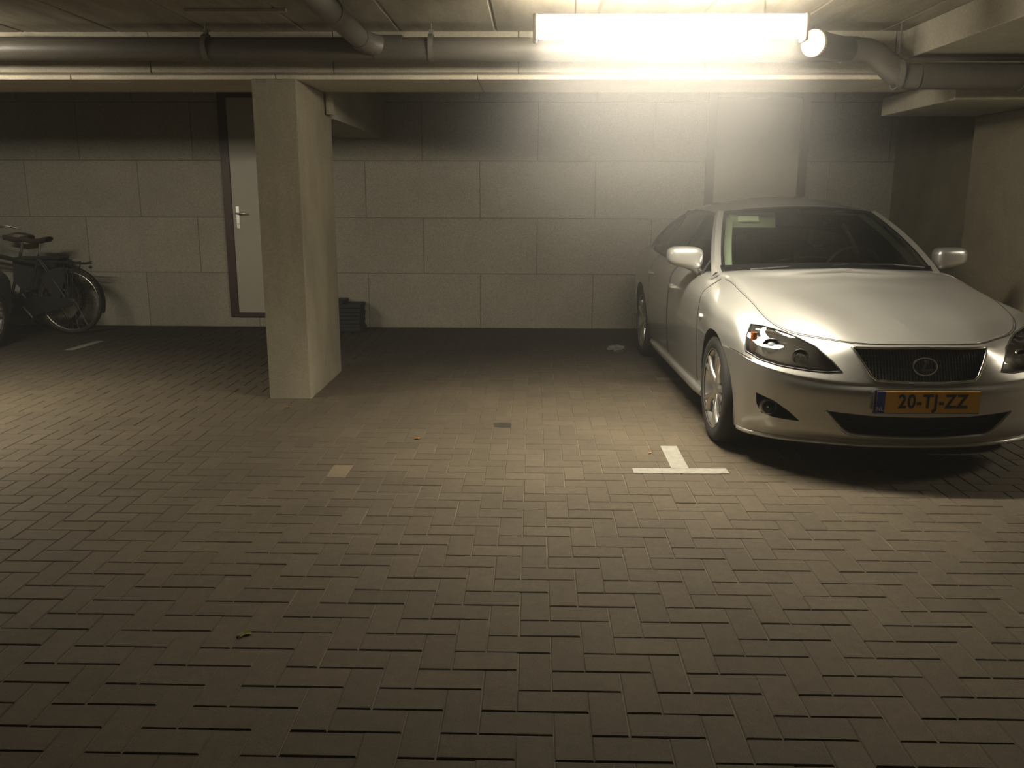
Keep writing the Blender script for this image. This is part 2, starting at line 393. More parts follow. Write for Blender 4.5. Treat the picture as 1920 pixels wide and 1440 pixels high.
b = bm_new(); tube(b, [(-1.085, Y0 + .1, 2.435), (-1.085, 5.62, 2.392)], .062, 28); obj('branch_pipe', b, 'pipe', t, smooth=40)
b = bm_new(); tube(b, [(-1.085, 5.56, 2.393), (-1.08, 5.64, 2.388), (-1.04, 5.72, 2.375), (-.96, 5.775, 2.36)], .067, 28); tube(b, [(-1.02, PYp, 2.358), (-.84, PYp, 2.357)], .08, 28); obj('branch_elbow', b, 'pipe', t, smooth=40)
for hx, hz in ((-7, 2.37), (-4.6, 2.366), (-2.1, 2.362), (-.66, 2.36), (2.29, 2.2), (3.9, 2.18)):
    b = bm_new(); tube(b, [(hx, PYp, hz + .08), (hx, PYp, CEIL)], .0055, 8)
    R_ = .079 if hx < 2 else .09
    lathe(b, [(-.016, R_ - .003), (-.016, R_ + .004), (.016, R_ + .004), (.016, R_ - .003)], (hx, PYp, hz), 'x', 28, True)
    box(b, hx - .012, hx + .012, PYp - .015, PYp + .015, hz + R_, hz + R_ + .03); obj('hanger', b, 'steel', t)
for hy, hz in ((3.0, 2.41), (4.85, 2.40)):
    b = bm_new(); tube(b, [(-1.085, hy, hz), (-1.085, hy, CEIL)], .005, 8); lathe(b, [(-.014, .06), (-.014, .067), (.014, .067), (.014, .06)], (-1.085, hy, hz), 'y', 28, True); obj('hanger', b, 'steel', t)
b = bm_new(); box(b, -2.05, -1.45, 5.30, 5.34, CEIL - .02, CEIL - .001)
tag(obj('cable_trunking', b, 'beam', bevel=.003), 'short thin cable trunking on the ceiling above the pipe, left half', 'trunking')

# ------------------------------------------------------------------ road marks and litter
LX, LY = .80, 4.43
def flat(name, polys, m, label, cat, z=.0015):
    b = bm_new()
    for pl in polys: prism(b, pl, z - .001, z + .001)
    return tag(obj(name, b, m), label, cat)
flat('parking_mark', [[(.545, 4.385), (1.055, 4.392), (1.055, 4.478), (.545, 4.471)], [(.757, 4.471), (.853, 4.472), (.855, 4.90), (.759, 4.90)]], 'line',
     'white painted T-shaped bay mark on the pavers before the silver car', 'road marking')
flat('parking_mark', [[(-4.43, 7.90), (-4.34, 7.90), (-4.30, 8.42), (-4.39, 8.42)]], 'line', 'faint white painted bay line on the dark floor near the bicycle', 'road marking')
def leaf(x, y, s, rz, m, label):
    b = bm_new(); n = 9; top = []
    ring = []
    for k in range(n):
        a = 2 * PI * k / n; r = s * (1 if k % 2 else .62) * random.uniform(.8, 1.1)
        ring.append(b.verts.new((r * math.cos(a) * 1.3, r * math.sin(a) * .8, .003 + random.uniform(0, .005))))
    c = b.verts.new((0, 0, .004))
    for k in range(n): b.faces.new((c, ring[k], ring[(k + 1) % n]))
    b.faces.ensure_lookup_table(); bmesh.ops.solidify(b, geom=b.faces[:], thickness=.0008)
    o = tag(obj('leaf', b, m, loc=(x, y, .001)), label, 'leaf'); o.rotation_euler.z = rz; return o
leaf(-.694, 5.0, .022, .4, 'leaf', 'small dry orange-brown leaf on the lit pavers between column and car')
leaf(-.96, 2.62, .028, 1.2, 'gleaf', 'small yellow-green leaf on the dark pavers in the foreground')
leaf(-1.69, 5.75, .02, 2, 'leaf', 'tiny brown leaf on the floor right in front of the column')
leaf(.68, 4.75, .012, .7, 'leaf', 'tiny curled leaf on the pavers beside the white T mark')
def blot(x, y, rx, ry, label):
    b = bm_new(); pl = []
    for k in range(22):
        a = 2 * PI * k / 22; r = random.uniform(.72, 1.12); pl.append((x + rx * r * math.cos(a), y + ry * r * math.sin(a)))
    prism(b, pl, -.004, .0012); tag(obj('oil_stain', b, 'stain'), label, 'stain')
blot(-.19, 5.34, .07, .06, 'dark oval oil stain on the lit pavers in the middle of the floor')
b = bm_new(); bmesh.ops.create_icosphere(b, subdivisions=3, radius=.075)
for v in b.verts:
    v.co *= random.uniform(.72, 1.15); v.co.z = max(0, v.co.z * .55 + .02); v.co.x *= 1.2
tag(obj('crumpled_paper', b, 'paper', loc=(.794, 8.07, .0)), 'crumpled grey paper on the dark floor left of the car rear wheel', 'litter')
# dark slabs piled behind the column
z = 0
for k in range(8):
    w = .62 if k < 7 else .42; h = .042
    b = bm_new(); cbox(b, (0, 0, h / 2), (w, .30, h - .003)); x = -2.16 + random.uniform(-.012, .012) + (0 if k < 7 else -.09)
    lab = ['lowest dark slab of the pile behind the column', 'second dark slab from the floor in the pile behind the column', 'third dark slab from the floor in the pile behind the column',
           'fourth dark slab from the floor in the pile behind the column', 'fourth dark slab from the top in the pile behind the column', 'third dark slab from the top in the pile behind the column',
           'second dark slab from the top in the pile behind the column', 'narrower topmost dark slab of the pile behind the column'][k]
    o = tag(obj('paving_slab', b, 'slab', loc=(x, 9.27 + random.uniform(-.01, .01), z), bevel=.004), lab, 'slab', 'dark slabs piled behind the column'); o.rotation_euler.z = random.uniform(-.03, .03); z += h

# ------------------------------------------------------------------ car
ST = [  # stations around the plan outline (half, x >= 0), levels from lower lip to centre line: (x, y, z)
 [(0,.07,.19),(0,.03,.24),(0,.012,.37),(0,0,.47),(0,.022,.522),(0,.06,.62),(0,.095,.69),(0,.125,.706),(0,.20,.733),(0,.28,.757),(0,.35,.777)],
 [(.25,.085,.19),(.25,.045,.24),(.26,.026,.37),(.26,.014,.47),(.26,.036,.524),(.27,.075,.62),(.28,.11,.685),(.28,.15,.706),(.23,.30,.752),(.12,.42,.788),(0,.50,.808)],
 [(.45,.135,.19),(.46,.095,.25),(.47,.075,.37),(.48,.062,.47),(.48,.08,.535),(.47,.13,.60),(.46,.19,.665),(.45,.26,.715),(.37,.42,.785),(.20,.56,.82),(0,.65,.838)],
 [(.62,.22,.185),(.64,.18,.25),(.65,.16,.37),(.66,.145,.48),(.665,.16,.555),(.655,.21,.61),(.635,.32,.69),(.60,.37,.735),(.48,.60,.825),(.25,.75,.858),(0,.83,.876)],
 [(.74,.33,.18),(.76,.30,.25),(.775,.28,.37),(.785,.27,.49),(.79,.28,.585),(.78,.34,.65),(.755,.45,.735),(.68,.50,.785),(.56,.78,.862),(.30,.92,.890),(0,.99,.908)],
 [(.82,.46,.18),(.835,.45,.26),(.845,.44,.37),(.855,.44,.50),(.862,.45,.62),(.855,.49,.70),(.825,.59,.785),(.705,.70,.845),(.60,.94,.895),(.32,1.04,.920),(0,1.10,.938)],
 [(.85,.84,.19),(.87,.84,.27),(.885,.84,.38),(.895,.84,.50),(.902,.84,.62),(.895,.85,.71),(.86,.87,.805),(.715,.92,.885),(.63,1.12,.930),(.34,1.18,.952),(0,1.22,.968)],
 [(.84,1.28,.19),(.86,1.28,.27),(.872,1.28,.38),(.878,1.28,.50),(.88,1.28,.62),(.876,1.28,.73),(.85,1.28,.84),(.725,1.28,.930),(.67,1.36,.962),(.34,1.29,.988),(0,1.30,1.0)],
 [(.845,1.9,.19),(.865,1.9,.27),(.878,1.9,.38),(.886,1.9,.50),(.888,1.9,.62),(.883,1.9,.74),(.862,1.9,.85),(.80,1.9,.928),(.70,1.9,.94),(.4,1.9,.94),(0,1.9,.94)],
 [(.845,2.9,.19),(.868,2.9,.27),(.882,2.9,.38),(.89,2.9,.50),(.892,2.9,.63),(.888,2.9,.76),(.868,2.9,.87),(.80,2.9,.945),(.70,2.9,.95),(.4,2.9,.94),(0,2.9,.94)],
 [(.85,3.65,.20),(.87,3.65,.28),(.885,3.65,.39),(.898,3.65,.51),(.904,3.65,.64),(.896,3.65,.77),(.868,3.65,.89),(.79,3.65,.965),(.66,3.68,.99),(.35,3.68,.99),(0,3.68,.99)],
 [(.82,4.22,.21),(.85,4.22,.29),(.862,4.22,.40),(.87,4.22,.52),(.87,4.22,.66),(.86,4.22,.80),(.83,4.20,.91),(.74,4.14,.975),(.55,4.08,1.0),(.3,4.02,1.01),(0,3.98,1.02)],
 [(.70,4.52,.22),(.73,4.54,.30),(.745,4.55,.41),(.75,4.56,.53),(.75,4.55,.66),(.74,4.53,.80),(.70,4.48,.91),(.62,4.42,.97),(.46,4.33,1.0),(.25,4.28,1.01),(0,4.25,1.02)],
 [(.38,4.62,.23),(.39,4.64,.31),(.40,4.655,.42),(.40,4.66,.54),(.40,4.655,.68),(.40,4.63,.82),(.38,4.59,.93),(.34,4.54,.98),(.28,4.50,1.0),(.15,4.46,1.01),(0,4.44,1.02)],
 [(0,4.65,.23),(0,4.665,.31),(0,4.68,.42),(0,4.685,.54),(0,4.68,.68),(0,4.655,.82),(0,4.615,.93),(0,4.57,.985),(0,4.55,1.0),(0,4.54,1.01),(0,4.53,1.015)],
]
def cr(p0, p1, p2, p3, t):
    return .5 * ((2 * p1) + (p2 - p0) * t + (2 * p0 - 5 * p1 + 4 * p2 - p3) * t * t + (3 * p1 - p0 - 3 * p2 + p3) * t ** 3)
def spl(pts, t, mirror_ends=False):
    n = len(pts) - 1; i = min(int(t), n - 1); f = t - i
    def g(k):
        if k < 0: return Vector((-pts[1][0], pts[1][1], pts[1][2])) if mirror_ends else 2 * pts[0] - pts[1]
        if k > n: return Vector((-pts[n - 1][0], pts[n - 1][1], pts[n - 1][2])) if mirror_ends else 2 * pts[n] - pts[n - 1]
        return pts[k]
    return cr(g(i - 1), g(i), g(i + 1), g(i + 2), f)
STV = []
for k_, row in enumerate(ST):
    r_ = [Vector(p) for p in row]; a_, c_ = r_[3], r_[4]
    r_[8].z += (0, .006, .012, .014, .014, .014, .012, .006)[k_] if k_ < 8 else 0          # raised crease on the hood
    w_ = max(.25, 1 - max(0, k_ - 4) * .5)                       # crisp crease under the headlamps, fading along the side
    n_ = a_.lerp(c_, .80); n_.z = c_.z - .012 * w_ - .02 * (1 - w_); n_.x = c_.x + (.003 if 2 < k_ < 12 else 0) * w_; n_.y = c_.y - .004 * w_ * (k_ < 5)
    c_.z += .004 * w_
    STV.append(r_[:4] + [n_] + r_[4:])
NU, NV = len(ST) - 1, len(STV[0]) - 1
def surf(u, v):
    i_ = min(int(u), NU - 1); base = max(0, i_ - 1)
    col = [spl(row, v) for row in STV[base:i_ + 3]]; full = [None] * len(STV)
    for k, c_ in enumerate(col): full[base + k] = c_
    n = NU; i = min(int(u), n - 1); f = u - i
    def g(k):
        if k < 0: c_ = full[1]; return Vector((-c_.x, c_.y, c_.z))
        if k > n: c_ = full[n - 1]; return Vector((-c_.x, c_.y, c_.z))
        return full[k]
    p = cr(g(i - 1), g(i), g(i + 1), g(i + 2), f); p.x = max(0, p.x); return p
def surf_n(u, v, off):
    e = .02; u = min(max(u, .001), NU - .001)
    p = surf(u, v); a = surf(min(u + e, NU), v) - surf(max(u - e, 0), v); c_ = surf(u, min(v + e, NV)) - surf(u, max(v - e, 0))
    n = a.cross(c_)
    if n.length < 1e-9: return p
    n.normalize()
    if n.dot(p - Vector((0, 2.3, .4))) < 0: n = -n
    return p + n * off
def sym(poly): return [(-x, y) for x, y in poly][::-1]
HL_D = Vector((.6, .8, 0)); HL_E = Vector((.8, -.6, 0))
HL = [(-.915, .758), (-.905, .70), (-.878, .632), (-.79, .602), (-.67, .583), (-.53, .571), (-.44, .567), (-.378, .575), (-.43, .616), (-.53, .676), (-.63, .710), (-.722, .733), (-.83, .754)]
GR = [(-.345, .690), (0, .694), (.345, .690), (.325, .655), (.272, .56), (.245, .538), (.12, .530), (0, .528), (-.12, .530), (-.245, .538), (-.272, .56), (-.325, .655)]
IN = [(-.475, .372), (-.25, .356), (0, .352), (.25, .356), (.475, .372), (.42, .31), (.35, .255), (.2, .243), (0, .240), (-.2, .243), (-.35, .255), (-.42, .31)]
FG = [(-.782, .422), (-.774, .36), (-.752, .315), (-.70, .302), (-.585, .300), (-.64, .35), (-.71, .397)]
def P_front(s, z, d, sg=1): return Vector((s, d, z))
def P_hl(s, z, d, sg=-1):
    p = HL_E * s + HL_D * d + Vector((0, 0, z))
    return p if sg < 0 else Vector((-p.x, p.y, p.z))

def make_car(root, paint, labelled=True):
    SU, SV = 6, 6
    # --- shell
    b = bm_new(); us = [i / SU for i in range(NU * SU + 1)]; vs2 = [j / SV for j in range(NV * SV + 1)]
    for sg in (1, -1):
        Pg = []
        for u in us:
            row = [surf(u, v) for v in vs2]
            lo = row[0]; row = [Vector((0, lo.y, lo.z)), Vector((lo.x * .5, lo.y, lo.z))] + row
            Pg.append([Vector((p.x * sg, p.y, p.z)) for p in row])
        V = [[b.verts.new(p) for p in row] for row in Pg]
        for i in range(len(V) - 1):
            for j in range(len(V[0]) - 1):
                q = (V[i][j], V[i + 1][j], V[i + 1][j + 1], V[i][j + 1])
                f = b.faces.new(q if sg > 0 else q[::-1])
                vv = (j - 2) / SV; uu = i / SU
                f.material_index = 1 if (uu < 5.3 and 0 <= vv < 5) or (uu < 2.0 and 0 <= vv < 5.9) else 0
    bmesh.ops.remove_doubles(b, verts=b.verts, dist=.0004)
    bmesh.ops.dissolve_degenerate(b, dist=.0002, edges=b.edges)
    bmesh.ops.recalc_face_normals(b, faces=b.faces)
    bvh = BVHTree.FromBMesh(b)
    me = bpy.data.meshes.new('tmp'); b.to_mesh(me); b.free()
    for x in (paint, paint, 'black'): me.materials.append(M[x])
    ob = bpy.data.objects.new('tmp', me); C.objects.link(ob)
    # --- cutters: wheel arches and pockets
    c = bm_new()
    for wy in (.83, 3.65):
        for s in (-1, 1):
            n = 48; A = []; B = []
            for k in range(n):
                a = 2 * PI * k / n; A.append(c.verts.new((s * .55, wy + .352 * math.cos(a), .325 + .352 * math.sin(a)))); B.append(c.verts.new((s * 1.1, wy + .352 * math.cos(a), .325 + .352 * math.sin(a))))
            c.faces.new(A if s > 0 else A[::-1]); c.faces.new(B[::-1] if s > 0 else B)
            for k in range(n):
                q = (A[k], B[k], B[(k + 1) % n], A[(k + 1) % n]); c.faces.new(q if s > 0 else q[::-1])
    prism(c, GR, -.3, .135, lambda x, z, d: (x, d, z))
    prism(c, IN, -.3, .12, lambda x, z, d: (x, d, z))
    for s in (1, -1):
        prism(c, FG if s > 0 else sym(FG), -.3, .42, lambda x, z, d: (x, d, z))
        prism(c, HL if s > 0 else HL[::-1], -.8, .10, (lambda x, z, d: P_hl(x, z, d, -1)) if s > 0 else (lambda x, z, d: P_hl(x, z, d, 1)))
    for f in c.faces: f.material_index = 2
    bmesh.ops.recalc_face_normals(c, faces=c.faces)
    cm = bpy.data.meshes.new('cut'); c.to_mesh(cm); c.free()
    for x in (paint, paint, 'black'): cm.materials.append(M[x])
    co = bpy.data.objects.new('cut', cm); C.objects.link(co)
    mo = ob.modifiers.new('b', 'BOOLEAN'); mo.operation = 'DIFFERENCE'; mo.object = co; mo.solver = 'EXACT'; mo.use_self = True
    dg = bpy.context.evaluated_depsgraph_get(); dg.update()
    res = bpy.data.meshes.new_from_object(ob.evaluated_get(dg))
    bpy.data.objects.remove(ob); bpy.data.objects.remove(co)
    for name, keep, mm in (('body_shell', (0,), (paint,)), ('front_bumper', (1,), (paint,)), ('recess', (2,), ('matte',))):
        b = bm_new(); b.from_mesh(res)
        bmesh.ops.delete(b, geom=[f for f in b.faces if f.material_index not in keep], context='FACES')
        for f in b.faces: f.material_index = 0
        obj(name, b, mm, root, smooth=38, flip=False)
    # --- helpers on the shell
    def hit(o_, d_, off=0):
        l, n, i, q = bvh.ray_cast(o_, d_)
        if l is None:
            l, n, i, q = bvh.find_nearest(o_ + d_ * 1.2)
        if n.dot(d_) > 0: n = -n
        return l + n * off
    def patch(outline, proj, dvec, d0, off, sp=.02, push=0):
        pts = [Vector(p) for p in outline]; n = len(pts); bd = []
        for k in range(n):
            a, c_ = pts[k], pts[(k + 1) % n]; m_ = max(1, int((c_ - a).length / sp))
            for q in range(m_): bd.append(a.lerp(c_, q / m_))
        nb = len(bd); xs_ = [p.x for p in bd]; ys_ = [p.y for p in bd]
        inner = []
        x = min(xs_)
        while x < max(xs_):
            y = min(ys_)
            while y < max(ys_): inner.append(Vector((x + .0007, y + .0009))); y += sp
            x += sp
        r = delaunay_2d_cdt(bd + inner, [(k, (k + 1) % nb) for k in range(nb)], [], 1, 1e-5)
        b = bm_new(); V = []
        for p in r[0]:
            V.append(b.verts.new(hit(proj(p.x, p.y, d0), dvec, off) + dvec * push))
        for f in r[2]:
            try: b.faces.new([V[i] for i in f])
            except ValueError: pass
        # keep only the inside of the outline (cdt type 1 keeps it), thicken inwards
        bmesh.ops.recalc_face_normals(b, faces=b.faces)
        return b
    def edge3d(outline, proj, dvec, d0, off, sp=.015):
        pts = [Vector(p) for p in outline]; n = len(pts); out = []
        for k in range(n):
            a, c_ = pts[k], pts[(k + 1) % n]; m_ = max(1, int((c_ - a).length / sp))
            for q in range(m_):
                p = a.lerp(c_, q / m_); out.append(hit(proj(p.x, p.y, d0), dvec, off))
        return out
    YF = Vector((0, 1, 0))
    # --- hood panel
    b = bm_new(); top = []
    for sg in (1, -1):
        rows = []
        for i in range(0, 6 * 7 + 1):
            u = i / 6
            rows.append([surf_n(u, 8.05 + (NV - 8.05) * j / 18, .0035) for j in range(19)])
        rows = [[Vector((max(0, p.x) * sg if j < 18 else 0, p.y, p.z)) for j, p in enumerate(r_)] for r_ in rows]
        for r_ in rows:
            p = r_[0]; r_.insert(0, p + Vector((-.004 * sg if p.x else 0, .004, -.007)))
        for p in rows[0]: p.x = 0
        grid(b, rows)
    bmesh.ops.remove_doubles(b, verts=b.verts, dist=.0006); obj('hood', b, paint, root, smooth=50)
    def seam(uv, off=.0006, r=.0022, both=True, name='panel_gap'):
        b = bm_new()
        for sg in ((1, -1) if both else (1,)):
            pts = []
            for (u0, v0), (u1, v1) in zip(uv[:-1], uv[1:]):
                k = max(2, int(max(abs(u1 - u0), abs(v1 - v0)) * 10))
                for q in range(k): pts.append(surf_n(u0 + (u1 - u0) * q / k, v0 + (v1 - v0) * q / k, off))
            pts.append(surf_n(*uv[-1], off)); tube(b, [Vector((p.x * sg, p.y, p.z)) for p in pts], r, 6)
        obj(name, b, 'seam', root)
    seam([(.0, 7.98), (1, 7.98), (2.6, 7.98), (5, 7.98), (7.0, 7.98)])
    seam([(5.22, 4.97), (4.7, 5.0), (4.2, 5.04)])
    # doors: front from u 7.15 to B pillar (y~2.35), rear to y~3.35
    def door_panel(ua, ub, name):
        for sg in (1, -1):
            b = bm_new(); rows = []
            for i in range(11):
                u = ua + (ub - ua) * i / 10
                r_ = [surf_n(u, .9 + 7.0 * j / 16, .003) for j in range(17)]; rows.append([Vector((p.x * sg, p.y, p.z)) for p in r_])
            grid(b, rows); bmesh.ops.recalc_face_normals(b, faces=b.faces)
            dr = obj(name, b, paint, root, smooth=60, flip=False)
            um = ub - .12 * (ub - ua); hp = surf_n(um, 6.4, .0); hb = bm_new()
            tube(hb, [(hp.x * sg, hp.y + .09, hp.z), ((hp.x + .03) * sg, hp.y + .07, hp.z), ((hp.x + .034) * sg, hp.y - .07, hp.z), (hp.x * sg, hp.y - .09, hp.z)], .012, 10)
            obj('door_handle', hb, paint, dr, smooth=50)
        seam([(ua - .012, .9), (ua - .012, 7.9)]); seam([(ub + .012, .9), (ub + .012, 7.9)])
    door_panel(7.12, 8.44, 'front_door'); door_panel(8.49, 9.38, 'rear_door')
    # side sill
    b = bm_new()
    for sg in (1, -1): tube(b, [Vector((.845 * sg, 1.2 + k * .2, .205)) for k in range(11)], [.03] + [.04] * 9 + [.03], 10)
    obj('side_sill', b, paint, root, smooth=60)
    # side marker lamp
    for sg in (1, -1):
        p = surf_n(6.93, 5.75, .002); b = bm_new(); bmesh.ops.create_uvsphere(b, u_segments=16, v_segments=8, radius=1)
        for v in b.verts: v.co = Vector((v.co.x * .010, v.co.y * .030, v.co.z * .014)) + Vector((p.x * sg, p.y, p.z))
        obj('side_repeater', b, 'lampbody', root, smooth=60)
    # --- cabin
    def q3(a, m_, c_, n=16): return [Vector(a) * (1 - t) ** 2 + (2 * Vector(m_) - (Vector(a) + Vector(c_)) / 2) * 2 * t * (1 - t) + Vector(c_) * t * t for t in [k / n for k in range(n + 1)]]
    def coons(c0, c1, d0, d1, n, m_, bulge=None):
        def at_(c_, t):
            x = t * (len(c_) - 1); i = min(int(x), len(c_) - 2); return c_[i].lerp(c_[i + 1], x - i)
        out = []
        for i in range(n + 1):
            u = i / n; row = []
            for j in range(m_ + 1):
                v = j / m_
                p = at_(c0, u) * (1 - v) + at_(c1, u) * v + at_(d0, v) * (1 - u) + at_(d1, v) * u - (c0[0] * (1 - u) * (1 - v) + c0[-1] * u * (1 - v) + c1[0] * (1 - u) * v + c1[-1] * u * v)
                if bulge: p = p + Vector(bulge) * 16 * u * (1 - u) * v * (1 - v)
                row.append(p)
            out.append(row)
        return out
    def mx(c_): return [Vector((-p.x, p.y, p.z)) for p in c_]
    wb = q3((-.70, 1.50, .955), (0, 1.25, .995), (.70, 1.50, .955), 24); wt = q3((-.535, 2.20, 1.335), (0, 2.10, 1.372), (.535, 2.20, 1.335), 24)
    al = q3(wb[0], (-.635, 1.83, 1.155), wt[0], 12); ar = mx(al)
    ao = q3((-.765, 1.50, .925), (-.692, 1.86, 1.150), (-.588, 2.24, 1.322), 12)      # outer edge of A pillar
    rail = q3((-.588, 2.24, 1.322), (-.612, 2.75, 1.342), (-.585, 3.32, 1.298), 14)
    rt_ = q3((-.50, 3.42, 1.318), (0, 3.50, 1.362), (.50, 3.42, 1.318), 24); rb = q3((-.60, 4.00, .992), (0, 4.14, 1.012), (.60, 4.00, .992), 24)
    rl = q3(rb[0], (-.56, 3.72, 1.175), rt_[0], 10)
    co_ = q3((-.775, 3.98, .965), (-.70, 3.66, 1.16), (-.585, 3.32, 1.298), 12)      # outer edge of C pillar
    belt = q3((-.790, 1.44, .915), (-.812, 2.6, .945), (-.775, 3.98, .965), 20)
    b = bm_new(); grid(b, coons(wb, wt, al, ar, 24, 12, (0, -.03, .012))); ws = obj('windshield', b, 'glass', root, smooth=60)
    b = bm_new()
    grid(b, [[p + Vector((0, -.004, .001)) for p in wb], [p * .93 + Vector((0, .12, .085)) if False else p + (Vector((0, .055, .036))) + Vector((0, -.006, .004)) for p in wb]])
    obj('black_screen_border', b, 'frit', ws)
    b = bm_new()
    for e, off in ((al, 1), (ar, -1)): grid(b, [[p + Vector((0, -.004, .004)) for p in e], [p + Vector((.022 * off, -.006, .005)) for p in e]])
    grid(b, [[p + Vector((0, -.006, .002)) for p in wt], [p + Vector((0, -.030, -.016)) + Vector((0, -.004, .004)) for p in wt]]); obj('screen_seal', b, 'frit', ws)
    # wipers
    b = bm_new()
    tube(b, [(-.55, 1.36, .985), (-.1, 1.30, 1.022), (.05, 1.29, 1.022)], .007, 8); tube(b, [(-.05, 1.28, 1.018), (.35, 1.32, 1.02), (.60, 1.43, .995)], .007, 8); obj('wiper', b, 'black', root)
    # A pillars, roof, C pillars
    for sg, nm in ((1, 'a_pillar'), (-1, 'a_pillar')):
        b = bm_new(); A_, B2 = (al, ao) if sg > 0 else (ar, mx(ao)); mid = [(p + q) / 2 + Vector((-.012 * sg, -.012, .014)) for p, q in zip(A_, B2)]
        inn = [p + Vector((.012 * sg, .03, -.01)) for p in A_]; ino = [p + Vector((.03 * sg, .03, -.01)) for p in B2]
        grid(b, [inn, A_, mid, B2, ino]); obj('windshield_pillar', b, paint, root, smooth=50)
        b = bm_new(); A_, B2 = (rl, co_) if sg > 0 else (mx(rl), mx(co_)); A_ = A_ + []
        nA = len(B2); A2 = [A_[min(len(A_) - 1, round(k * (len(A_) - 1) / (nA - 1)))] for k in range(nA)]
        mid = [(p + q) / 2 + Vector((-.02 * sg, 0, .015)) for p, q in zip(A2, B2)]; grid(b, [A2, mid, B2]); obj('rear_pillar', b, paint, root, smooth=60)
        b = bm_new(); A_ = q3(*(((-.785, 1.44, .912), (-.745, 1.42, .937), (-.70, 1.47, .952))), 6)
        A_ = A_ if sg > 0 else mx(A_)
        grid(b, [A_, [p + Vector((0, .12, .0)) for p in A_]]); obj('cowl_corner', b, paint, root)
    b = bm_new()
    front = [rail[0]] + wt + mx(rail[:1]); back = [rail[-1]] + rt_ + mx(rail[-1:])
    grid(b, coons(front, back, rail, mx(rail), 26, 16, (0, 0, .052))); obj('roof', b, paint, root, smooth=60)
    b = bm_new(); grid(b, coons(rb, rt_, rl, mx(rl), 20, 8, (0, .02, .01))); obj('rear_window', b, 'sideglass', root, smooth=60)
    # side glazing
    for sg in (1, -1):
        rl2 = [p + Vector((-.012, 0, -.018)) for p in rail]
        topc = ao[3:] + rail[1:] ; topc = [p + Vector((.004, .0, -.02)) for p in topc] + [p + Vector((.004, -.02, -.015)) for p in co_[::-1][1:8]]
        def belt_at(y):
            for a, c_ in zip(belt[:-1], belt[1:]):
                if a.y <= y <= c_.y: return a.lerp(c_, (y - a.y) / (c_.y - a.y))
            return belt[-1]
        rows = []
        for p in topc:
            q = belt_at(p.y) + Vector((.004, 0, .004)); rows.append([q.lerp(p, j / 6) + Vector((-.012 * math.sin(PI * j / 6), 0, 0)) for j in range(7)])
        rows = [[Vector((p.x * (1 if sg > 0 else -1), p.y, p.z)) for p in r_] for r_ in rows]
        b = bm_new(); grid(b, rows); sw = obj('side_window', b, 'sideglass', root, smooth=60)
        b = bm_new()
        edge = [r_[0] for r_ in rows] + [r_[-1] for r_ in rows[::-1]]; tube(b, edge, .009, 8, closed=True); obj('window_seal', b, 'black', sw)
        k = min(range(len(rows)), key=lambda i: abs(rows[i][0].y - 2.42)); b = bm_new()
        r_ = rows[k]; grid(b, [[p + Vector((-.004 * sg, -.04, 0)) for p in r_], [p + Vector((-.004 * sg, .05, 0)) for p in r_]]); obj('centre_pillar', b, 'black', sw)
    # mirrors
    for sg in (-1, 1):
        b = bm_new(); bmesh.ops.create_uvsphere(b, u_segments=28, v_segments=18, radius=1)
        for v in b.verts:
            x, y, z = v.co; sc_ = (abs(x) ** 3.4 + abs(y) ** 3.4 + abs(z) ** 3.4) ** (-1 / 3.4); x, y, z = x * sc_, y * sc_, z * sc_
            ax, az = x, z
            yy = min(y, .35); w = 1 - .22 * (x * sg < 0) * abs(x)
            v.co = Vector((sg * .905 + ax * .118, 1.72 + yy * .085 - x * sg * -.02, 1.045 + az * (.066 if z > 0 else .080 * (1 - .28 * ax * sg))))
        mr_ = obj('door_mirror', b, paint, root, smooth=50)
        b = bm_new(); tube(b, [(sg * .795, 1.74, .935), (sg * .83, 1.735, .962), (sg * .875, 1.725, .990)], [.030, .024, .03], 12); obj('mirror_arm', b, paint, mr_, smooth=60)
        b = bm_new(); cbox(b, (sg * .905, 1.752, 1.038), (.19, .004, .105)); obj('mirror_glass', b, 'chrome', mr_, bevel=.02)
    # --- front details
    b = bm_new()
    ed = edge3d(GR, P_front, YF, -1, .002, .012); tube(b, ed, .0075, 8, closed=True); gs = obj('grille_surround', b, 'chrome', root, smooth=60)
    def inside(poly, x, z):
        r = False
        for (xa, za), (xb, zb) in zip(poly, poly[1:] + poly[:1]):
            if (za > z) != (zb > z) and x < (xb - xa) * (z - za) / (zb - za) + xa: r = not r
        return r
    def span(poly, x):
        zs = []
        for (xa, za), (xb, zb) in zip(poly, poly[1:] + poly[:1]):
            if (xa > x) != (xb > x): zs.append(za + (zb - za) * (x - xa) / (xb - xa))
        return (min(zs), max(zs)) if len(zs) > 1 else None
    b = bm_new(); x = -.33
    while x < .335:
        s_ = span(GR, x)
        if s_ and s_[1] - s_[0] > .01:
            pts = [hit(Vector((x, -1, s_[0] + (s_[1] - s_[0]) * q / 4)), YF) + Vector((0, .022, 0)) for q in range(5)]; tube(b, pts, .0032, 6)
        x += .0155
    for zz in (.56, .59, .62, .65, .675):
        pts = [hit(Vector((q * .02, -1, zz)), YF) + Vector((0, .032, 0)) for q in range(-16, 17) if inside(GR, q * .02, zz)]; tube(b, pts, .003, 6)
    obj('grille_bars', b, 'matte' if False else 'zincdark', root, smooth=60)
    # emblem
    b = bm_new(); c0 = hit(Vector((0, -1, .607)), YF) + Vector((0, .004, 0))
    ringp = [c0 + Vector((.060 * math.cos(a), .010 * math.sin(a), .043 * math.sin(a))) for a in [2 * PI * k / 40 for k in range(40)]]
    tube(b, ringp, .0042, 8, closed=True)
    Lp = [(.022, .030), (.010, .032), (-.002, .018), (-.016, -.008), (-.026, -.020), (-.014, -.021), (.040, -.021), (.048, -.012), (-.004, -.012), (-.001, -.004), (.010, .016)]
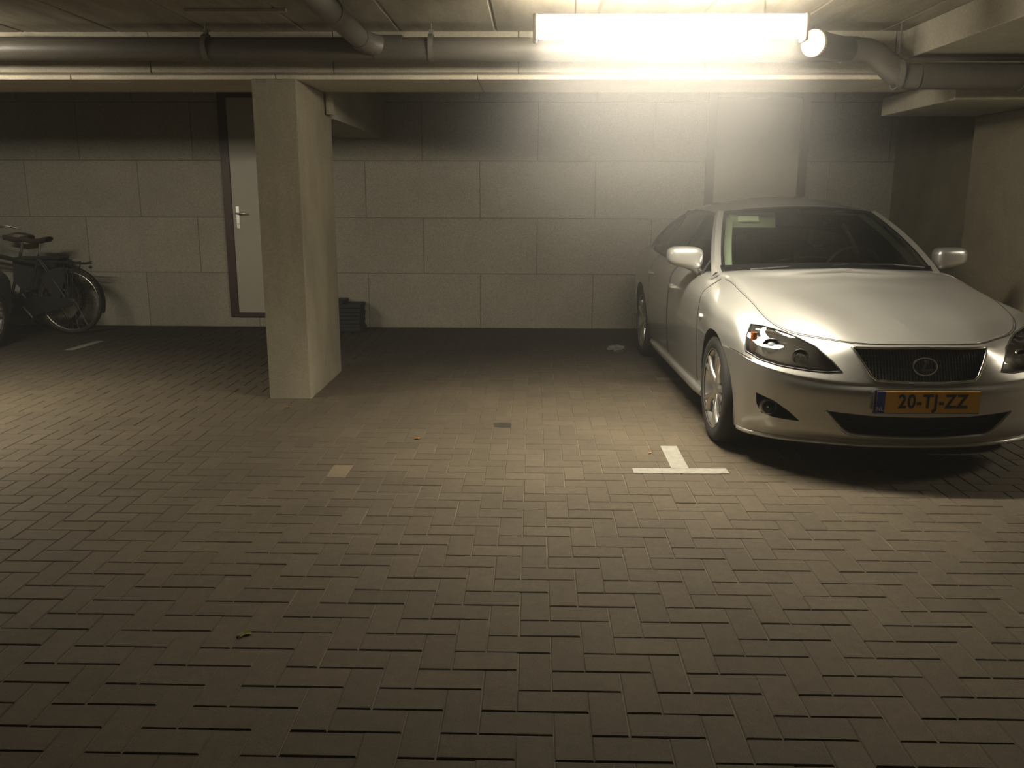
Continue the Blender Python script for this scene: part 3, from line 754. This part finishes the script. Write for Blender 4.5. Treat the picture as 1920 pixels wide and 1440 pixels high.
    prism(b, Lp, -.004, .004, lambda x, z, d: (c0.x + x, c0.y + d + z * .22, c0.z + z)); tube(b, [c0 + Vector((0, .004, .03)), c0 + Vector((0, .03, .02))], .008, 8)
    obj('emblem', b, 'chrome', root, smooth=40)
    # lower intake mesh
    b = bm_new()
    for q in range(7):
        zz = .255 + q * .018
        pts = [hit(Vector((k * .03, -1, zz)), YF) + Vector((0, .06, 0)) for k in range(-15, 16) if inside(IN, k * .03, zz)]
        if len(pts) > 2: tube(b, pts, .003, 6)
    obj('intake_mesh', b, 'black', root)
    b = bm_new(); low = [p for p in IN[4:] + IN[:1]]
    pts = [hit(Vector((x, -1, z)), YF, .0) for x, z in low]; tube(b, [spl([Vector(p) for p in pts], k / 5) for k in range((len(pts) - 1) * 5 + 1)], .009, 8); obj('intake_lip', b, paint, root, smooth=60)
    # chin spoiler
    b = bm_new(); pts = []
    for i in range(-30, 31):
        u = abs(i) / 6; p = surf_n(u, .15, -.004); pts.append(Vector((p.x * (1 if i > 0 else -1), p.y, p.z - .012)))
    tube(b, pts, .013, 8); obj('chin_lip', b, paint, root, smooth=60)
    # plate
    pc = Vector((.0, hit(Vector((0, -1, .440)), YF).y - .012, .440))
    hd = bm_new(); cbox(hd, pc + Vector((-.004, .004, 0)), (.536, .012, .124)); cbox(hd, pc + Vector((0, .03, 0)), (.40, .05, .06)); hold = obj('plate_holder', hd, 'black', root, bevel=.005)
    b = bm_new(); cbox(b, pc + Vector((0, -.003, 0)), (.520, .004, .110)); pl = obj('number_plate', b, 'yellow', root, bevel=.0015)
    b = bm_new(); cbox(b, pc + Vector((-.239, -.0055, 0)), (.042, .002, .110)); obj('blue_band', b, 'blue', pl)
    def text(s, size, x, z, m_, nm, par, bold=0, sx=1, sp=1):
        cu = bpy.data.curves.new('t', 'FONT'); cu.body = s; cu.size = size; cu.align_x = 'CENTER'; cu.align_y = 'CENTER'; cu.extrude = .0006; cu.offset = bold; cu.space_character = sp; cu.resolution_u = 4
        to = bpy.data.objects.new('t', cu); C.objects.link(to); dg_ = bpy.context.evaluated_depsgraph_get(); me_ = bpy.data.meshes.new_from_object(to.evaluated_get(dg_))
        bpy.data.objects.remove(to); me_.transform(Matrix.Translation((x, pc.y - .0075, z)) @ Matrix.Rotation(PI / 2, 4, 'X') @ Matrix.Diagonal((sx, 1, 1, 1)))
        me_.materials.clear(); me_.materials.append(M[m_]); o = bpy.data.objects.new(nm, me_); C.objects.link(o); o.parent = par; return o
    if labelled:
        text('20-TJ-ZZ', .098, .022, .440, 'ink', 'plate_text', pl, .0022, .86, 1.1)
        text('NL', .030, -.240, .405, 'white', 'country_letters', pl, .0003)
    # --- lamps
    for sg in (-1, 1):
        pj = (lambda s, z, d: P_hl(s, z, d, -1)) if sg < 0 else (lambda s, z, d: P_hl(s, z, d, 1))
        dv = HL_D if sg < 0 else Vector((-HL_D.x, HL_D.y, 0))
        b = patch(HL, pj, dv, -1.0, -.001, .02); hl = obj('headlight', b, 'lens', root, smooth=60)
        if sg < 0: pass
        b = bm_new(); tube(b, edge3d(HL, pj, dv, -1.0, .0, .014), .0045, 8, closed=True); obj('headlight_seal', b, 'black', hl, smooth=60)
        b = patch([(s * .985 - .010, z * .97 + .0195) for s, z in HL], pj, dv, -1.0, 0, .02, push=.065); obj('headlight_bezel', b, 'bezel', hl, smooth=50)
        def on(s, z, depth): return hit(pj(s, z, -1.0), dv) + dv * depth
        # projector, high beam reflector, indicator
        def bowl(s, z, r, depth, m_, nm, lens=None):
            c_ = on(s, z, depth); fwd = -dv; fwd = Vector((fwd.x * .55, fwd.y, .05)).normalized(); q = fwd.to_track_quat('Z', 'Y').to_matrix()
            b = bm_new(); lathe(b, [(-.03, .002), (-.028, r * .45), (-.015, r * .8), (.004, r), (.010, r * 1.06), (.006, r * 1.12), (-.01, r * 1.12)], (0, 0, 0), 'z', 32)
            for v in b.verts: v.co = c_ + q @ v.co
            obj(nm, b, m_, hl, smooth=50)
            if lens:
                b = bm_new(); bmesh.ops.create_uvsphere(b, u_segments=24, v_segments=14, radius=lens)
                for v in b.verts: v.co = c_ + q @ (Vector((v.co.x, v.co.y, v.co.z * .8 - .004)))
                obj('projector_lens', b, 'bulb', hl, smooth=70)
        bowl(-.76, .655, .046, .036, 'reflector', 'projector', .034)
        bowl(-.60, .625, .037, .034, 'reflector', 'high_beam_reflector', .014)
        b = bm_new(); c_ = on(-.865, .665, .045); tube(b, [c_ + Vector((0, 0, .06)), c_ + Vector((0, 0, -.045))], [.016, .024], 12); obj('indicator', b, 'amber', hl, smooth=60)
        b = bm_new(); c_ = on(-.835, .715, .04); tube(b, [on(-.88, .725, .04), on(-.80, .722, .035), on(-.72, .71, .035)], [.014, .02, .010], 12); obj('upper_reflector', b, 'reflector', hl, smooth=60)
        # fog lamp
        fc = Vector((sg * .722, 0, .352)); p = hit(Vector((fc.x, -1, fc.z)), YF)
        b = bm_new(); lathe(b, [(-.012, .034), (-.010, .042), (.02, .044), (.05, .03)], (p.x, p.y + .02, p.z), 'y', 28); fl = obj('fog_lamp', b, 'reflector', root, smooth=50)
        b = bm_new(); lathe(b, [(-.016, .001), (-.014, .018), (-.006, .036)], (p.x, p.y + .014, p.z), 'y', 28); obj('fog_lens', b, 'lens', fl, smooth=60)
        b = bm_new(); bmesh.ops.create_uvsphere(b, u_segments=12, v_segments=8, radius=.012, matrix=Matrix.Translation((p.x, p.y + .03, p.z))); obj('bulb', b, 'chrome', fl, smooth=60)
        b = bm_new(); box(b, min(sg * .56, sg * .80), max(sg * .56, sg * .80), .36, .365, .26, .42); obj('fog_recess_panel', b, 'black', fl)
        # tail lamp
        b = bm_new(); rows = [[surf_n(11.3 + 1.2 * i / 6, 6.0 + 1.9 * j / 5, .004) for j in range(6)] for i in range(7)]
        grid(b, [[Vector((p_.x * sg, p_.y, p_.z)) for p_ in r_] for r_ in rows]); obj('tail_lamp', b, 'tail', root, smooth=60)
    # --- wheels
    for sg in (-1, 1):
        for wy in (.83, 3.65):
            R_, rw = .322, .235; xc = sg * .775
            b = bm_new(); hw = .108
            prof = [(-hw * .92, rw - .006), (-hw, rw + .01), (-hw * 1.04, rw + .045), (-hw, R_ - .022), (-hw * .86, R_ - .006), (-hw * .5, R_), (0, R_ + .001), (hw * .5, R_), (hw * .86, R_ - .006), (hw, R_ - .022), (hw * 1.04, rw + .045), (hw, rw + .01), (hw * .92, rw - .006)]
            lathe(b, [(a * 1, r) for a, r in prof], (xc, wy, R_ - .001), 'x', 56); w = obj('wheel', b, 'rubber', root, smooth=50)
            if wy < 1: pass
            b = bm_new(); s = sg
            lathe(b, [(s * hw * .98, rw - .004), (s * hw * 1.0, rw + .004), (s * hw * .94, rw), (s * hw * .86, rw - .014), (s * .04, rw - .03), (-s * hw * .9, rw - .02)], (xc, wy, R_), 'x', 56)
            for k in range(5):
                a0 = PI / 2 + 2 * PI * k / 5 + .3
                for da in (-.13, .13):
                    pts = []
                    for q in range(7):
                        f_ = q / 6; r = .045 + (rw - .055) * f_; a = a0 + da * (.55 + .75 * f_ * f_)
                        pts.append(Vector((xc + s * (hw * .62 + .012 * math.sin(PI * f_) + .018 * f_), wy + r * math.cos(a), R_ + r * math.sin(a))))
                    n0 = len(b.verts); tube(b, pts, [.026, .021, .018, .017, .018, .020, .024], 10)
                    b.verts.ensure_lookup_table()
            lathe(b, [(s * hw * .25, .05), (s * hw * .72, .055), (s * hw * .84, .036), (s * hw * .86, .001)], (xc, wy, R_), 'x', 32)
            obj('rim', b, 'alloy', w, smooth=50)
            b = bm_new(); lathe(b, [(s * .0, .15), (s * .012, .15), (s * .012, .03)], (xc, wy, R_), 'x', 40); obj('brake_disc', b, 'zinc', w, smooth=40)
            b = bm_new(); lathe(b, [(s * -.10, .05), (s * .03, .05)], (xc, wy, R_), 'x', 24); cbox(b, (xc - s * .02, wy + .10, R_ + .06), (.05, .08, .14)); obj('hub', b, 'matte', w)
    b = bm_new(); tube(b, [(-.70, .83, .32), (.70, .83, .32)], .03, 10); tube(b, [(-.70, 3.65, .32), (.70, 3.65, .32)], .03, 10); obj('axle', b, 'matte', root)
    # --- interior
    b = bm_new(); grid(b, [[Vector((p.x * .97, p.y + .06, p.z - .02)) for p in wb], [Vector((p.x * 1.0, 1.85, .97)) for p in wb], [Vector((p.x * 1.0, 1.95, .85)) for p in wb]]); obj('dashboard', b, 'matte', root, smooth=60)
    for sx in (-.36, .36):
        b = bm_new(); cbox(b, (sx, 2.6, .80), (.46, .16, .52), Matrix.Rotation(-.2, 3, 'X')); cbox(b, (sx, 2.66, 1.15), (.25, .10, .17)); cbox(b, (sx, 2.38, .58), (.48, .5, .16)); obj('seat', b, 'seatmat', root, bevel=.04)
    b = bm_new(); cbox(b, (0, 3.50, .80), (1.2, .16, .52), Matrix.Rotation(-.2, 3, 'X')); obj('rear_seat', b, 'seatmat', root, bevel=.04)
    b = bm_new(); cst = Vector((.36, 2.02, .93)); ax = Vector((0, .9, .42)).normalized(); e1 = Vector((1, 0, 0)); e2 = ax.cross(e1)
    tube(b, [cst + (e1 * math.cos(a) + e2 * math.sin(a)) * .185 for a in [2 * PI * k / 36 for k in range(36)]], .014, 8, closed=True); tube(b, [cst - e1 * .18, cst, cst + e1 * .18], .014, 8); tube(b, [cst, cst - ax * .25], .03, 10); obj('steering_wheel', b, 'seatmat', root, smooth=60)
    b = bm_new(); cbox(b, (.0, 2.13, 1.27), (.24, .03, .065)); tube(b, [(0, 2.13, 1.29), (0, 2.16, 1.35)], .01, 8); obj('rearview_mirror', b, 'matte', root, bevel=.012)
    for sx in (-.33,):
        b = bm_new(); cbox(b, (sx, 2.18, 1.275), (.34, .018, .115), Matrix.Rotation(-.25, 3, 'X')); vz = obj('sun_visor', b, 'visor', root, bevel=.006)
        b = bm_new(); cbox(b, (sx - .035, 2.158, 1.283), (.15, .004, .040), Matrix.Rotation(-.25, 3, 'X')); obj('visor_label', b, 'label', vz)
    b = bm_new()
    for e, o_ in ((al, 1), (ar, -1)): grid(b, [[p + Vector((.03 * o_, .05, -.01)) for p in e], [p + Vector((.09 * o_, .06, -.02)) if o_ > 0 else p + Vector((-.05, .10, -.03)) for p in e]])
    obj('pillar_trim', b, 'trim', root)
    b = bm_new(); grid(b, [[Vector((p.x, p.y + .06, p.z - .03)) for p in wt], [Vector((p.x, p.y - .03, p.z - .03)) for p in rt_]]); obj('headliner', b, 'trim', root)
    b = bm_new(); box(b, -.75, .75, 1.3, 3.9, .22, .26); obj('cabin_floor', b, 'matte', root)

M['frit'] = mat('screen_frit', (.004, .004, .004), .9, Specular_IOR_Level=.1)
M['zincdark'] = mat('grille_metal', (.06, .06, .06), .35, .6)
M['bezel'] = mat('lamp_bezel', (.11, .105, .10), .3, .6)
M['tail'] = mat('tail_red', (.25, .01, .01), .25, 0, .5)
M['seatmat'] = mat('seat_leather', (.04, .04, .04), .6)
car = thing('car', 'silver saloon car with yellow number plate parked at the right', 'car', (1.985, 4.25, 0), .028, 'parked cars')
make_car(car, 'silver')
del car['group']
dark = thing('car', 'dark car at the left frame edge, only a front wheel and nose visible', 'car', (-5.98, 8.69, 0), PI)
make_car(dark, 'darkcar', False)

# ------------------------------------------------------------------ bicycles (facing left, -x)
def make_bike(label, x, y, bags):
    t = thing('bicycle', label, 'bicycle', (x, y, 0)); R_ = .345; WB = 1.10
    for wx, nm in ((0, 'rear_wheel'), (-WB, 'front_wheel')):
        b = bm_new(); lathe(b, [(R_ - .018 + .0, 0)], (0, 0, 0)) if False else None
        tube(b, [(wx + (R_ - .018) * math.cos(a), 0, R_ + (R_ - .018) * math.sin(a)) for a in [2 * PI * k / 64 for k in range(64)]], .019, 10, closed=True)
        w = obj(nm, b, 'rubber', t, smooth=60)
        b = bm_new(); tube(b, [(wx + (R_ - .04) * math.cos(a), 0, R_ + (R_ - .04) * math.sin(a)) for a in [2 * PI * k / 64 for k in range(64)]], .009, 8, closed=True); obj('rim', b, 'bikechrome', w, smooth=60)
        b = bm_new()
        for k in range(32):
            a = 2 * PI * k / 32; s = 1 if k % 2 else -1; a2 = a + .55 * (1 if k % 4 < 2 else -1)
            tube(b, [(wx + .02 * math.cos(a2), s * .025, R_ + .02 * math.sin(a2)), (wx + (R_ - .045) * math.cos(a), 0, R_ + (R_ - .045) * math.sin(a))], .0012, 4)
        obj('spokes', b, 'bikechrome', w)
        b = bm_new(); tube(b, [(wx, -.05, R_), (wx, .05, R_)], .022, 14); obj('hub', b, 'bikechrome', w, smooth=60)
        b = bm_new(); a0, a1 = (-.35, 2.5) if wx == 0 else (.5, 3.0); arc = [a0 + (a1 - a0) * k / 24 for k in range(25)]
        grid(b, [[Vector((wx + (R_ + .018) * math.cos(a), s, R_ + (R_ + .018) * math.sin(a))) for a in arc] for s in (-.028, -.012, .012, .028)]); bmesh.ops.solidify(b, geom=b.faces[:], thickness=.003)
        obj('mudguard', b, 'bike', t, smooth=60)
    bb = Vector((-.46, 0, .29)); st = Vector((-.28, 0, .83)); ht = Vector((-.90, 0, .86)); hb = Vector((-.95, 0, .68)); ra = Vector((0, 0, R_)); fa = Vector((-WB, 0, R_))
    b = bm_new()
    tube(b, [bb, st], .016, 10); tube(b, [hb + Vector((.0, 0, .02)), bb], .019, 10); tube(b, [ht, st + (bb - st) * .18], .015, 10); tube(b, [ht + Vector((-.03, 0, .05)), hb], .02, 10)
    for s in (-.045, .045): tube(b, [bb + Vector((0, s * .6, 0)), ra + Vector((0, s, 0))], .009, 8); tube(b, [st + Vector((0, s * .3, -.05)), ra + Vector((0, s, 0))], .008, 8)
    obj('frame', b, 'bike', t, smooth=60)
    b = bm_new()
    for s in (-.045, .045): tube(b, [hb + Vector((0, s, 0)), hb + (fa - hb) * .6 + Vector((0.02, s, 0)), fa + Vector((0, s, 0))], .010, 8)
    obj('fork', b, 'bike', t, smooth=60)
    b = bm_new(); tube(b, [ht, ht + Vector((.05, 0, .24))], .012, 10); q = ht + Vector((.05, 0, .24)); tube(b, [q + Vector((.24, -.29, -.02)), q + Vector((.10, -.27, .01)), q + Vector((-.03, -.12, 0)), q, q + Vector((-.03, .12, 0)), q + Vector((.10, .27, .01)), q + Vector((.24, .29, -.02))], .011, 10); obj('handlebar', b, 'bikechrome', t, smooth=60)
    b = bm_new(); tube(b, [st + Vector((.0, 0, -.02)), st + Vector((.03, 0, .13))], .012, 10); obj('seat_post', b, 'bikechrome', t, smooth=60)
    b = bm_new(); sc = st + Vector((.0, 0, .16)); rows = []
    for k in range(13):
        f_ = k / 12; xx = -.17 + .30 * f_; hw = .022 + .085 * max(0, (f_ - .35) / .65) ** 1.3 if f_ < .93 else .075; zz = .012 * math.cos(PI * f_ * 2) - .01
        rows.append([Vector((sc.x + xx, hw * math.cos(a), sc.z + zz + (.022 if a < PI else .035) * math.sin(a))) for a in [2 * PI * j / 14 for j in range(15)]])
    grid(b, rows); obj('saddle', b, 'saddle', t, smooth=60)
    b = bm_new()
    for s in (-.06, 0, .06): tube(b, [(-.20, s, .76), (.24, s, .735)], .006, 6)
    for xx in (-.15, 0, .12, .24): tube(b, [(xx, -.06, .752), (xx, .06, .752)], .005, 6)
    for s in (-.06, .06): tube(b, [(.12, s, .74), (.0, s * .8, R_)], .006, 6); tube(b, [(.0, s, .74), (.0, s * .8, R_)], .005, 6)
    obj('luggage_rack', b, 'bike', t)
    b = bm_new(); prism(b, [(-.60, .24), (-.52, .37), (-.30, .40), (.04, .38), (.07, .34), (.04, .30), (-.35, .20), (-.50, .18)], -.075, -.055, lambda p, q_, r: (p, r, q_)); obj('chain_guard', b, 'bike', t, bevel=.004)
    b = bm_new(); lathe(b, [(-.05, .09), (-.045, .095), (-.04, .09)], (bb.x, 0, bb.z), 'y', 28, True); obj('chainring', b, 'bikechrome', t, smooth=40)
    b = bm_new(); tube(b, [bb + Vector((0, -.09, 0)), bb + Vector((0, .09, 0))], .014, 10)
    tube(b, [bb + Vector((0, -.085, 0)), bb + Vector((.10, -.09, -.12))], .009, 8); tube(b, [bb + Vector((0, .085, 0)), bb + Vector((-.10, .09, .12))], .009, 8)
    cr_ = obj('crank', b, 'bikechrome', t, smooth=40)
    for s in (-1, 1):
        b = bm_new(); cbox(b, bb + Vector((-s * .10, s * .14, s * .12)), (.09, .09, .022)); obj('pedal', b, 'black', cr_, bevel=.004)
    b = bm_new(); cbox(b, (.25, 0, .70), (.02, .05, .03)); obj('rear_light', b, 'black', t, bevel=.008)
    b = bm_new(); tube(b, [(.02, .06, R_ - .02), (.10, .14, .02)], .008, 8); obj('kickstand', b, 'bikechrome', t)
    if bags:
        for s in (-1, 1):
            b = bm_new(); prism(b, [(-.30, .76), (.18, .76), (.20, .54), (.13, .44), (-.24, .44), (-.32, .54)], s * .062, s * .145, lambda p, q_, r: (p, r, q_)); obj('pannier', b, 'bag', t, bevel=.02)
        b = bm_new(); cbox(b, (-.06, 0, .775), (.5, .2, .02)); obj('pannier_strap', b, 'bag', t, bevel=.008)
    b = bm_new(); pr = [(-.02 + (R_ + .01) * math.cos(a) * 1.0, R_ + (R_ + .01) * math.sin(a)) for a in [PI * .45 + .95 * k / 10 for k in range(11)]] + [(-.12, .30)]
    for s in (-.035, .033): prism(b, pr, s, s + .002, lambda p, q_, r: (p, r, q_))
    obj('coat_guard', b, 'bag', t)
    return t
make_bike('black city bicycle by the panel wall, its rear wheel and rack in view', -4.86, 8.88, False)
make_bike('black city bicycle with black panniers, its saddle at the far left', -5.22, 9.17, True)

# parts that come as separate pieces (left and right) become objects of their own
def split_loose(o):
    b = bmesh.new(); b.from_mesh(o.data); b.verts.ensure_lookup_table(); seen = set(); comps = []
    for v in b.verts:
        if v.index in seen: continue
        st, cur = [v], set()
        while st:
            q = st.pop()
            if q.index in cur: continue
            cur.add(q.index)
            for e in q.link_edges:
                w = e.other_vert(q)
                if w.index not in cur: st.append(w)
        seen |= cur; comps.append(cur)
    b.free()
    if len(comps) < 2: return
    for k, cset in enumerate(comps):
        b = bmesh.new(); b.from_mesh(o.data); b.verts.ensure_lookup_table()
        bmesh.ops.delete(b, geom=[v for v in b.verts if v.index not in cset], context='VERTS')
        me = bpy.data.meshes.new(o.name); b.to_mesh(me); b.free()
        for m_ in o.data.materials:
            if m_.name not in [x.name for x in me.materials]: me.materials.append(m_)
        if k == 0: first = me
        else:
            c = o.copy(); c.data = me; C.objects.link(c)
    o.data = first
SPLIT = ('recess', 'side_sill', 'wiper', 'axle', 'panel_gap', 'pillar_trim', 'socket', 'coat_guard')
for o in list(bpy.data.objects):
    if o.type == 'MESH' and o.name.split('.')[0] in SPLIT: split_loose(o)
